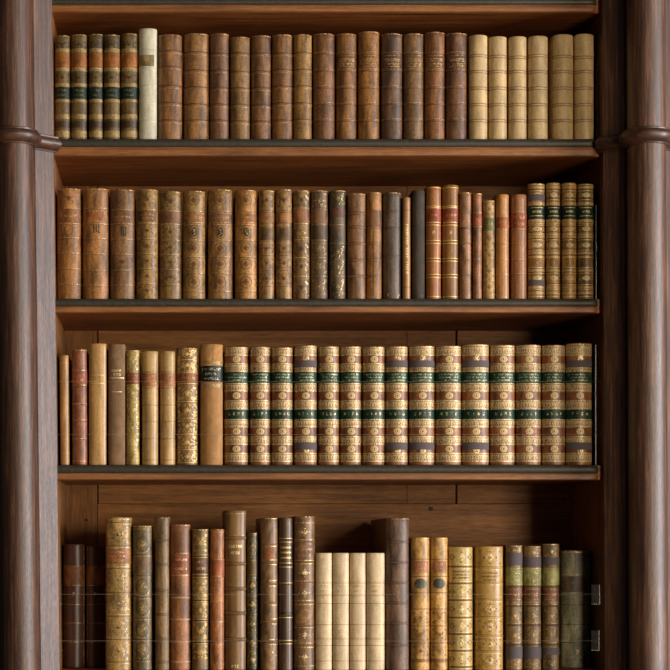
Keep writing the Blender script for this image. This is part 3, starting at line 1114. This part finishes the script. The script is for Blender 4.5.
b = r2(483.1, 494.9, 200, (172, 134, 80), 'shortest gold-brown book with a green label', mat=M_CALF)
b.label(218, 230.5, (110, 106, 58), 1, frame=False)
for (a, c) in ((202, 216), (232, 246), (248, 262), (264, 278), (280, 294)):
    b.floral(a, c, 'ink', 0.6)
b.finish(ink=(130, 92, 48))
b = r2(495.8, 508.9, 194, (180, 122, 70), 'bright orange-tan book with a red-orange label', mat=M_SMOOTH)
b.label(217, 228, (176, 90, 52), 1, frame=False)
for q in (212.5, 229.3, 243, 259.6, 274.2, 297): b.hl(q, 0.6, kind='light')
b.bands([243.8, 260.4, 275], 1.4, 0.0004)
b.finish()
b = r2(511.3, 526.6, 194, (158, 104, 68), 'smooth reddish tan book with red label, left of the green-labelled set', mat=M_SMOOTH)
b.label(213, 228, (158, 72, 46), 2, frame=False)
for q in (212, 229, 244, 259.5, 273.5): b.hl(q, 0.5, kind='light'); b.hl(q + .8, 0.5, kind='ink')
b.finish(ink=(96, 58, 38))
g2 = [(528, 544.8, 183, 'first of four gilt books with green labels, with grey paper strips'), (546.1, 560.3, 182.5, 'second of four gilt books with green labels'),
      (561.9, 576.5, 182.5, 'third of four gilt books with green labels'), (577.6, 593.6, 183.5, 'last and darkest of four gilt books with green labels')]
for i, (x0, x1, tp, lb) in enumerate(g2):
    b = r2(x0, x1, tp, (160, 116, 64) if i < 3 else (124, 92, 52), lb, 'four gilt books with green labels', mat=M_CALF)
    b.label(205.4, 218.8, (24, 48, 38), 0, frame=False, name='title_label')
    hw = b.wp / 2
    for q in (207.6, 215.8):
        b.hl(q, 0.55, -hw * .75, hw * .75, off=0.0008)
    b.text(b.G('gold'), 211.6, 1.9, -hw * .7, hw * .7, 0.0009)
    for (a, c) in ((186, 188.3), (202, 205), (219.2, 221.8), (235.4, 237.8), (251.6, 254), (269, 271.4), (286.2, 288.4), (291.4, 294)):
        b.rollbar(a, c, lin((216, 184, 124)))
    for q in (184.6, 190.6, 199.6, 223.2, 225, 233, 234.4, 239.6, 250, 256.2, 257.4, 267.6, 273, 284.6, 289.8, 296.4):
        b.hl(q, 0.5, kind='gold')
    for yc in (195, 228.7, 245, 278):
        b.oval(yc, hw * 0.5, 2.3, 'pale')
        for sx in (-1, 1):
            b.ring(sx * hw * 0.66, yc, 1.2, 1.8, 0.5, 'pale')
    b.ring(0, 262.3, hw * 0.5, 4.4, 0.6, 'ink'); b.ring(0, 262.3, hw * 0.26, 2.2, 0.6, 'ink')
    for q in (189.2, 198, 226.2, 232, 238.6, 249, 255, 268.4, 272.2, 283.6, 290.6):
        b.hl(q, 0.7, kind='ink')
    if i == 0:
        b.paper_strip(194, 200.4); b.paper_strip(279.8, 285.4)
    b.finish(ink=(84, 52, 26))

# ---------------- third shelf (row 3)
S3 = ', third shelf'
b = Book(3, 60.4, 69.6, 355, (178, 130, 82), 'thinnest tan book leaning at the far left' + S3, mat=M_SMOOTH, lean=-0.55)
b.hl(363, 0.7, kind='light'); b.hl(453, 0.7, kind='light'); b.hl(457, 0.5, kind='light')
b.finish()
b = Book(3, 72.3, 87.4, 349, (142, 84, 56), 'reddish brown ribbed book with a red label' + S3, mat=M_CALF, lean=-0.3)
b.label(371.5, 384, (150, 78, 52), 2, frame=False)
for q in (350.5, 370.2, 385, 403.6, 420, 438.5, 461): b.hl(q, 0.8, kind='light')
b.bands([386.5, 404.6, 421, 439.4], 1.8, 0.0006)
b.finish()
b = Book(3, 88.9, 106.7, 343.4, (186, 142, 90), 'tallest plain tan book with two gilt lines' + S3, mat=M_SMOOTH, bulge=0.2)
b.hl(375, 0.8, -6, 6); b.hl(383.4, 0.8, -7, 6.5); b.text(b.G('gold'), 379, 1.8, -2.5, 2)
b.finish()
b = Book(3, 108.4, 125.2, 344, (138, 106, 76), 'plain greyish taupe book with small gilt title' + S3, mat=M_CLOTH, bulge=0.2)
t = b.G('gold')
b.text(t, 370.8, 2.4, -6, 5.5, frac=.9); b.text(t, 374.4, 2.4, -4, 5, frac=.9)
b.hl(377.9, 0.9, -7, 7); b.hl(391.8, 0.8, -5, 5)
b.finish(gold=PALEG)
b = Book(3, 126, 139.6, 350, (172, 144, 84), 'olive-gold floral book with a dark red label' + S3, mat=M_CALF)
b.label(372.8, 384, (120, 40, 34), 3, frame=False)
for (a, c) in ((352, 371), (386, 401), (403, 419), (421, 436), (438, 452)):
    b.floral(a, c, 'pale', 0.9, 0.7)
for q in (385, 402, 420, 437, 453, 456, 460): b.hl(q, 0.5)
b.finish(worn=True)
for (x0, x1, lb) in ((141.9, 158.2, 'left one of two golden tan books with faint red labels'), (160, 175.4, 'right one of two golden tan books with faint red labels')):
    b = Book(3, x0, x1, 351, (188, 150, 100), lb + S3, 'two golden tan books with faint red labels', mat=M_SMOOTH)
    b.label(373, 386.5, (176, 108, 68), 3, frame=False, tone=lin((206, 150, 96)))
    for q in (371.8, 388, 405, 421.8, 438.8, 460): b.hl(q, 0.6, kind='ink'); b.hl(q + .8, 0.5, kind='light')
    b.text(b.G('pale'), 397, 4.4, -2, 2)
    b.finish(ink=(120, 80, 40))
b = Book(3, 176.4, 197.9, 347.5, (138, 102, 62), 'brown book covered all over in gilt tooling, with orange label' + S3, mat=M_CALF)
b.label(371.8, 384.4, (156, 88, 50), 1, frame=True)
for (a, c) in ((349, 359), (359.5, 370.5), (386, 401), (402.5, 417.5), (419, 433.5), (435, 449), (451, 462)):
    b.floral(a, c, 'gold', 1.6)
    b.hl(c + 0.5, 0.5)
    b.line([(b.wp * .40, a), (b.wp * .44, (a + c) / 2), (b.wp * .40, c)], 1.2, 'pale')
b.finish()
b = Book(3, 200.2, 223, 344, (186, 136, 82), 'tan cross-grained book with a black lettered label' + S3, mat=M_CLOTH, bulge=0.28)
b.label(365.6, 382, (34, 38, 30), 3, frame=False, tone=lin((200, 200, 170)))
for q in (362.6, 385.5): b.rollbar(q - 1.8, q + 1.8)
for k in range(34):
    yy = 388 + k * 2.25
    b.teeth(yy, 1.6, 2.1, 'ink', 0.4, zig=True)
b.vl(0, 387, 463, 0.6, 'light'); b.vl(1.4, 345, 363, 0.5, 'ink')
b.finish(ink=(150, 104, 58))
s3 = [(224.4, 248.3, 346.5), (249.8, 270.5, 346.5), (271.4, 292.8, 347), (294.2, 317, 345), (318.4, 339.4, 346), (340.2, 361.5, 346), (362.6, 385, 346.3), (385.6, 408, 346),
      (409.2, 434.8, 345.6), (435.6, 461.5, 345.6), (462, 489, 344), (490, 515.3, 344.8), (515.9, 541, 344.5), (541.6, 565.3, 344.8), (566, 592, 343)]
strips3 = {3, 7, 8, 10, 14}
extra3 = {0: 'beside the tan black-labelled book', 3: 'first with mauve paper strips', 7: 'second with mauve strips',
          8: 'third with mauve paper strips', 10: 'fourth with mauve paper strips', 14: 'rightmost, with mauve strips'}
for i, (x0, x1, tp) in enumerate(s3):
    lb = 'brown gilt volume with two green labels, %s of fifteen%s' % (NTH[i], ', ' + extra3[i] if i in extra3 and i != 0 else '')
    w = lb.split()
    b = Book(3, x0, x1, tp, (142, 88, 54), lb + (S3 if len(w) < 14 else ''), 'fifteen gilt volumes with green labels on the third shelf', mat=M_CALF, bulge=0.36)
    d = tp - 346.5
    hw = b.wp / 2
    for (a, c) in ((tp + 1.2, 355.2), (363.4, 371.4), (383.2, 391), (400.4, 409), (419.2, 427), (436.4, 444.6), (453, 461.6)):
        b.roll(a, c)
        b.teeth((a + c) / 2 + 0.3, (c - a) * 0.3, 2.6, 'ink', 0.5)
        b.hl(a + 1.3, 0.45, kind='ink'); b.hl(c - 2.2, 0.4, kind='ink')
        b.teeth(c - 1.1, 0.8, 1.9, 'ink', 0.5)
    b.label(371.8, 383.0, (38, 62, 42), 3, frame=False, name='title_label', tone=lin((206, 210, 160)))
    b.label(409.3, 419.0, (28, 58, 42), 0, frame=False, name='volume_label')
    t = b.G('pale')
    for q in (-0.55, -0.18, 0.18, 0.55):
        b.text(t, 413.8, 2.8, q * hw - 1.1, q * hw + 1.1, 0.0009, 1)
    for yc in (359.2, 395.6, 431.4, 448.9):
        if i in strips3 and yc in (359.2, 448.9):
            b.disc(0, yc - 0.8 if yc < 400 else yc + 1.5, 3.2, 3.0, 'pale', 0.0003)
        else:
            b.oval(yc, 3.9, 3.3, 'pale')
    if i in strips3:
        b.paper_strip(360.2, 367.2); b.paper_strip(442.4, 449.6)
    b.finish(ink=(104, 66, 36))

# ---------------- bottom shelf (row 4)
S4 = ', bottom shelf'


def r4(x0, x1, tp, col, lb, group=None, **kw):
    return Book(4, x0, x1, tp, col, lb + S4, group, **kw)


for (x0, x1, tp, col, lb) in ((63.3, 84.8, 544, (84, 50, 40), 'leftmost dark brown book with orange label, set back'), (86.4, 105, 546, (74, 42, 28), 'second dark brown book with dull label, in shadow')):
    b = r4(x0, x1, tp, col, lb, 'two dark brown books set back at the left', y=0.075, mat=M_SMOOTH)
    b.label(567, 584.6, (150, 92, 48), 0, frame=False)
    for q in (566.2, 585.4, 604.5, 623, 642): b.hl(q, 0.6, kind='light')
    b.text(b.G('gold'), 594, 3.4, -1.4, 1.4)
    b.vl(-b.wp * .46, 545.5, 666, 0.5, 'light'); b.vl(b.wp * .46, 545.5, 666, 0.5, 'light')
    b.finish(worn=True)
b = r4(105.6, 131.3, 517.4, (178, 140, 86), 'tall cream-gold book with orange lettered label', mat=M_CALF)
b.label(549, 563.5, (160, 88, 52), 3, frame=False, inset=1.5, tone=lin((232, 190, 150)))
for q in (522.5, 545.8, 568.6, 592.4, 616.2, 639.6, 662): b.hl(q, 0.9, kind='ink')
for q in (519.5, 524, 547.4, 566.8, 638, 614.6, 663.4): b.hl(q, 0.5, kind='pale')
for (a, c) in ((525, 544.6), (570, 591), (594, 614.4), (618, 637.6), (641, 661)):
    b.floral(a, c, 'ink', 1.2, 0.35); b.floral(a, c, 'pale', 1.8, 0.5)
b.finish(ink=(118, 84, 42))
b = r4(132.8, 152.2, 525.5, (120, 98, 64), 'olive-brown book with large oval blind ornaments', mat=M_CALF)
for q in (554.8, 575.8, 597.2, 618.2, 639.6, 660): b.hl(q, 1.0, kind='ink'); b.hl(q + 1.2, 0.5, kind='gold')
b.label(557, 573.5, (124, 92, 60), 0, frame=False)
for yc in (544, 587, 608, 629, 650):
    b.ring(0, yc, 6.4, 7.6, 0.8, 'ink'); b.lozenge(yc, 4, 4.6, 'gold', 0.7); b.ring(0, yc, 7.6, 9, 0.5, 'gold', 20, 160)
b.hl(529, 0.6); b.hl(532, 0.6, kind='ink')
b.finish(gold=GOLD2, worn=True, ink=(74, 58, 34))
b = r4(155, 169.3, 517, (136, 104, 70), 'narrow plain brown book with a flared torn head', mat=M_WORN, ragged=0.003, flare=0.10)
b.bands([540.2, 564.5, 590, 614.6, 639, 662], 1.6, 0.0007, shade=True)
b.finish(ink=(70, 46, 26))
b = r4(170, 190.4, 524.4, (152, 98, 62), 'worn reddish brown book with orange label and pale bands', mat=M_WORN, ragged=0.001)
b.label(554.2, 574.4, (162, 86, 50), 2, frame=False, tone=lin((225, 185, 145)))
b.bands([597.6, 619.5, 642, 662], 2.4, 0.0006, col=(186, 142, 98))
for q in (553.4, 575.2): b.hl(q, 0.9, kind='light')
b.finish()
b = r4(191.9, 208.6, 529, (132, 104, 64), 'narrow olive-gilt book with a brown two-line label', mat=M_CALF)
b.label(557.6, 573.2, (92, 52, 28), 2, inset=1, frame=False, tone=lin((225, 190, 140)))
for (a, c) in ((533, 553), (579, 598), (602, 618.6), (622, 640), (644, 660)):
    b.floral(a, c, 'gold', 1.4, 0.7)
for q in (556.2, 576, 600.4, 620.6, 642.4): b.hl(q, 1.0, kind='ink'); b.hl(q + 1.3, 0.6); b.hl(q - 1.3, 0.5)
b.finish(worn=False, gold=GOLD2, ink=(64, 46, 24))
b = r4(209.8, 224.2, 529, (166, 102, 58), 'narrow orange-brown book with red-orange label', mat=M_CALF)
b.label(558.6, 577, (164, 84, 46), 0, frame=True)
for q in (532, 601, 621.8, 644.4, 664): b.hl(q, 0.8, kind='light')
b.finish(worn=True)
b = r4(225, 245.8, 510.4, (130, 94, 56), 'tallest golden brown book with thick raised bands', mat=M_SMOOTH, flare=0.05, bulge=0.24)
b.bands([538, 563.8, 589, 613.2, 639.4], 3.2, 0.0017, shade=True)
t = b.G('gold')
b.text(t, 546.4, 2.8, -8, 8, frac=.95); b.text(t, 552.8, 2.8, -7, 7, frac=.75); b.text(t, 666.4, 3.2, -6, 6, frac=.75)
for q in (513.6, 535.4): b.hl(q, 0.5, kind='light')
b.finish(gold=PALEG, ink=(66, 42, 20))
b = r4(246.9, 257.8, 532.5, (80, 70, 42), 'narrow dark green book with gilt lozenges', mat=M_CALF, y=0.020)
b.label(559.6, 575.6, (122, 84, 40), 0, inset=0.6, frame=True)
for yc in (547, 586, 605, 624, 643, 660):
    b.lozenge(yc, 3.6, 6.2, 'gold', 0.7)
    b.ring(0, yc, 4.6, 8, 0.4, 'gold')
for q in (535, 557.5, 577.5, 596, 614.4, 633, 652): b.hl(q, 0.6)
b.finish(gold=GOLD2, worn=True)
b = r4(260.2, 278, 517.7, (134, 98, 64), 'tall brown book with a short orange label and gilt edge ornaments', mat=M_CALF, ragged=0.001)
b.bands([544.6, 562.6, 584.2, 602.6, 621.8, 642.2], 2.2, 0.0010)
b.label(547, 559.6, (154, 88, 48), 0, inset=3.4, frame=False)
for q in (546.2, 559.9, 564.6, 580.6, 586, 605, 619, 624, 639.6, 644.6): b.hl(q, 0.9, 0, b.wp * 0.47, kind='pale')
b.line([(2, 646), (7, 648), (3, 652), (7, 656), (2, 659)], 0.9, 'pale')
b.finish(worn=True)
b = r4(279, 292.5, 517.7, (90, 66, 52), 'narrow dark brown book with three gilt title bars', mat=M_SMOOTH)
b.bands([540.2, 565, 584, 615.6, 642], 1.8, 0.0008)
for q in (538.4, 542, 563, 567, 583, 617.6, 640.4, 643.8): b.hl(q, 0.6)
t = b.G('gold')
for q in (547.6, 552.6, 557.8):
    b.hl(q, 1.0, -5, 5.2); b.text(t, q, 2.0, -5, 5, 0.0005, 1)
b.hl(613, 1.8, kind='ink')
b.finish(ink=(40, 34, 24))
b = r4(293.7, 314.7, 516, (132, 96, 66), 'tall brown book with gilt diamonds between its bands', mat=M_CALF, ragged=0.0008)
b.bands([541.8, 562, 582, 602.4, 625.8, 645.2], 1.8, 0.0009)
b.label(544.8, 559.6, (128, 90, 62), 2, frame=False)
b.label(605.6, 623, (168, 122, 76), 2, inset=2, name='volume_label', frame=False)
for q in (522.8, 539.8, 560.4, 563.8, 581, 600.6, 604.4, 627.6, 643, 647.4, 666): b.hl(q, 0.7)
for yc in (532, 572.8, 593, 634.8, 656.8):
    b.lozenge(yc, 5.4, 3.8, 'pale', 0.8)
    b.disc(0, yc, 2.6, 1.7, 'pale')
b.finish(worn=True)
for i, (x0, x1) in enumerate(((315.7, 332.2), (333, 349), (349.8, 366), (366.6, 384.6))):
    b = r4(x0, x1, 553, (218, 190, 148), '%s of four short pale cream books' % ('first from the left', 'second from the left', 'third from the left', 'last, beside the tall purplish one,')[i], 'four short pale cream books', mat=M_VELLUM, bulge=0.22)
    for q in (583, 595.2, 603.6, 624.6, 639, 645.6, 661): b.hl(q, 0.6, kind='ink')
    for q in (581.4, 597, 626, 637.6): b.hl(q, 0.4, kind='light')
    b.text(b.G('light'), 586.4, 2.0, -6, 6, frac=.8); b.text(b.G('light'), 591, 2.0, -5, 5, frac=.8)
    b.ring(0, 631.6, 1.6, 1.6, 0.5, 'light')
    b.finish(ink=(160, 120, 78))
b = r4(385.4, 409.4, 518, (116, 86, 70), 'tall purplish brown ribbed folio standing above its neighbours', mat=M_WORN, ragged=0.001, depth=0.25, bulge=0.3)
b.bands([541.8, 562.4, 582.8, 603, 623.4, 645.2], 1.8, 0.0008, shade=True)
b.finish(ink=(60, 40, 32))
for (x0, x1, lb) in ((410.8, 429.8, 'left one of two mottled tan books with red label and grey blot'), (430.6, 447.7, 'right one of two mottled tan books with red label and grey blot')):
    b = r4(x0, x1, 537.5, (200, 152, 88), lb, 'two mottled tan books with grey blots', mat=M_CALF)
    b.label(561, 572.6, (152, 88, 66), 2, inset=2, frame=False)
    for q in (559.2, 576.4, 592.8, 609, 626, 643): b.hl(q, 0.9, kind='ink')
    b.strip(b.G('ink'), [(658.8, 0.0003), (662.4, 0.0003)])
    m = b.G('mark')
    b.disc(-0.3, 583.6, 6.2, 5.2, 'mark')
    for (a, c) in ((611, 624.4), (628, 641.4), (645, 657)):
        b.floral(a, c, 'ink', 0.8)
    b.g_mark = b.g.pop('mark')
    o = b.g_mark.build('volume_roundel', M_LABEL, b.root, False, lin((82, 82, 66)))
    b.finish(ink=(134, 88, 42))
b = r4(448.3, 472.8, 547, (190, 158, 98), 'bright gold book with diamonds framed by dark bands', mat=M_SMOOTH)
for q in (566.6, 583.4, 600.2, 617.6, 634.2, 650.8, 667):
    b.bands([q], 2.2, 0.0008, col=(118, 86, 44)); b.hl(q - 1.8, 0.5, kind='pale'); b.hl(q + 1.8, 0.5, kind='pale')
t = b.G('ink')
b.text(t, 571.6, 1.9, -9, 9, frac=.95); b.text(t, 574.8, 1.9, -9, 9, frac=.95); b.text(t, 578, 1.9, -9, 9, frac=.95)
for yc in (557, 592, 609, 626, 642.6, 659):
    b.lozenge(yc, 6.8, 5.2, 'ink', 1.0, False); b.lozenge(yc, 4.4, 3.4, 'pale', 0.7); b.lozenge(yc, 2.0, 1.5, 'ink', 0.5, False)
    for sx in (-1, 1):
        b.ring(sx * 9, yc, 1.5, 2.6, 0.5, 'ink')
b.finish(ink=(112, 78, 34))
b = r4(475.2, 503.4, 546.4, (184, 142, 76), 'widest deep gold book with faded title panel', mat=M_SMOOTH)
for q in (568.2, 583.4, 600.4, 617.8, 636.4, 652):
    b.bands([q], 1.6, 0.0006); b.hl(q - 1.4, 0.6, kind='ink'); b.hl(q + 1.4, 0.5, kind='pale')
t = b.G('ink')
b.text(t, 573, 2.0, -9, 9); b.text(t, 576.6, 2.0, -9, 9); b.text(t, 580, 2.0, -9, 9)
for (a, c) in ((549, 566), (602, 616), (619, 634), (638, 650), (654, 668)):
    b.lozenge((a + c) / 2, 7, (c - a) * .36, 'ink', 0.9, False); b.floral(a, c, 'ink', 0.7, 0.4); b.lozenge((a + c) / 2, 4.5, (c - a) * .24, 'pale', 0.6)
b.finish(ink=(120, 82, 34))
t3 = [(506, 522.6, 545.3, (552.6, 565.4), 'first'), (523.5, 541.4, 546, (557, 567), 'second'), (542.8, 559.4, 543.7, (557.6, 564.6), 'third')]
for i, (x0, x1, tp, st, nm) in enumerate(t3):
    b = r4(x0, x1, tp, (124, 98, 66), '%s of three brown books with yellow-green labels and mauve strips' % nm, 'three brown books with yellow-green labels', mat=M_WORN, ragged=0.0012)
    b.label(567.6, 585.6, (150, 142, 84), 2, frame=True, tone=lin((190, 176, 110)))
    b.label(588.4, 600.6, (128, 76, 54), 1, inset=1, name='volume_label', frame=True)
    b.bands([586.6, 606, 625.2, 644.6], 2.0, 0.0009, col=(96, 66, 40))
    b.floral(tp + 2, st[0], 'gold', 0.7)
    for (a, c) in ((608, 623.6), (627.4, 643)):
        b.floral(a, c, 'gold', 0.9)
    b.hl(602.6, 0.6); b.hl(604.4, 0.6); b.hl(623.4, 0.5); b.hl(642.8, 0.5)
    b.paper_strip(*st); b.paper_strip(646.6 if i < 2 else 648, 658.6 if i < 2 else 655)
    b.floral(660, 669, 'gold', 0.6)
    b.finish(gold=GOLD2, worn=True)
b = r4(561.6, 590.2, 550.5, (138, 132, 108), 'wide dark grey-green book at the right end, set back', y=0.075, mat=M_WORN, bulge=0.2)
b.hl(552.4, 1.0, kind='light'); b.hl(574.8, 0.7, kind='gold')
b.text(b.G('gold'), 581.4, 3.6, -8, 10, frac=.95)
b.label(576.2, 592, (96, 78, 58), 0, frame=False, name='title_label')
for q in (605, 624.4, 642.6): b.hl(q, 0.6, kind='ink')
b.floral(643, 660, 'gold', 0.7)
for g in b.g.values():
    pass
b.finish(gold=GOLD2, worn=True, ink=(44, 42, 32))

# ---------------- clear book guards and the nylon lines between them
def guard(x, y, z0, z1, deep, t, label, group, lines=()):
    r = empty('book_guard', (x, y, z0), label, 'book guard', group)
    m = MB()
    m.box(-t / 2, t / 2, 0.0012, deep, 0, z1 - z0)
    m.build('clear_plate', M_CLEAR, r)
    m = MB()
    m.box(-t / 2 - 0.0002, t / 2 + 0.0002, 0.0, 0.0012, 0, z1 - z0)
    m.build('plate_edge', M_CLEAR_EDGE, r)
    return r


gx = 0.0016
guard(PX(597.0, 0.02), 0.02, TOPS[1] + 0.0004, PZ(57, 0.02), 0.11, gx, 'tall clear plastic book guard at the right end of the top shelf', 'clear book guards')
guard(PX(596.3, 0.02), 0.02, TOPS[2] + 0.0004, PZ(205, 0.02), 0.11, gx, 'tall clear plastic book guard at the right end of the second shelf', 'clear book guards')
guard(PX(595.8, 0.02), 0.02, TOPS[3] + 0.0004, PZ(345, 0.02), 0.11, gx, 'tall clear plastic book guard at the right end of the third shelf', 'clear book guards')


def tab(px0, px1, py0, py1, label, side):
    yy = 0.004
    x0, x1 = PX(px0, yy), PX(px1, yy)
    z1, z0 = PZ(py0, yy), PZ(py1, yy)
    r = empty('clear_bracket', ((x0 + x1) / 2, yy, z0), label, 'bracket', 'clear brackets on the bottom shelf')
    w, h = x1 - x0, z1 - z0
    m = MB()
    m.box(-w / 2, w / 2, 0.0, 0.0014, 0, h)
    m.build('clear_plate', M_CLEAR, r)
    m = MB()
    e = 0.0014
    xo = w / 2 if side > 0 else -w / 2
    m.box(min(xo, xo - side * e), max(xo, xo - side * e), -0.0004, 0.0018, -0.0002, h + 0.0002)
    m.box(-w / 2, w / 2, -0.0003, 0.0016, -0.0003, 0.0006)
    m.build('plate_edge', M_CLEAR_EDGE, r)
    return r


tab(591.6, 600.0, 584.6, 604.2, 'upper clear bracket beside the dark grey-green book', 1)
tab(591.4, 599.4, 630.6, 650.4, 'lower clear bracket beside the dark grey-green book', 1)
tab(58.2, 62.4, 584.6, 604.2, 'upper clear bracket at the left end of the bottom shelf', -1)
tab(58.2, 62.4, 630.6, 650.4, 'lower clear bracket at the left end of the bottom shelf', -1)


def wire(px0, px1, py, y, label):
    x0, x1, z = PX(px0, y), PX(px1, y), PZ(py, y)
    m = MB()
    n = 40
    rows = []
    r = 0.00030
    for i in range(n + 1):
        x = x0 + (x1 - x0) * i / n
        q = (i / n) * 2 - 1
        sag = -0.0004 * (1 - q * q)
        rows.append([(x, y + r * math.cos(a), z + sag + r * math.sin(a)) for a in [2 * math.pi * k / 6 for k in range(6)]])
    m.quadgrid(rows, closed=True)
    o = m.build('retaining_line', M_LINE, None, True)
    o['label'] = label
    o['category'] = 'nylon line'
    o['group'] = 'thin clear retaining lines'


wire(58.6, 599.6, 594.2, 0.003, 'upper thin clear line stretched across the bottom shelf books')
wire(58.6, 599.2, 640.8, 0.003, 'lower thin clear line stretched across the bottom shelf books')
wire(57.6, 602.5, 381.6, 0.003, 'upper thin clear line stretched across the third shelf books')
wire(57.6, 602.5, 434.4, 0.003, 'lower thin clear line stretched across the third shelf books')
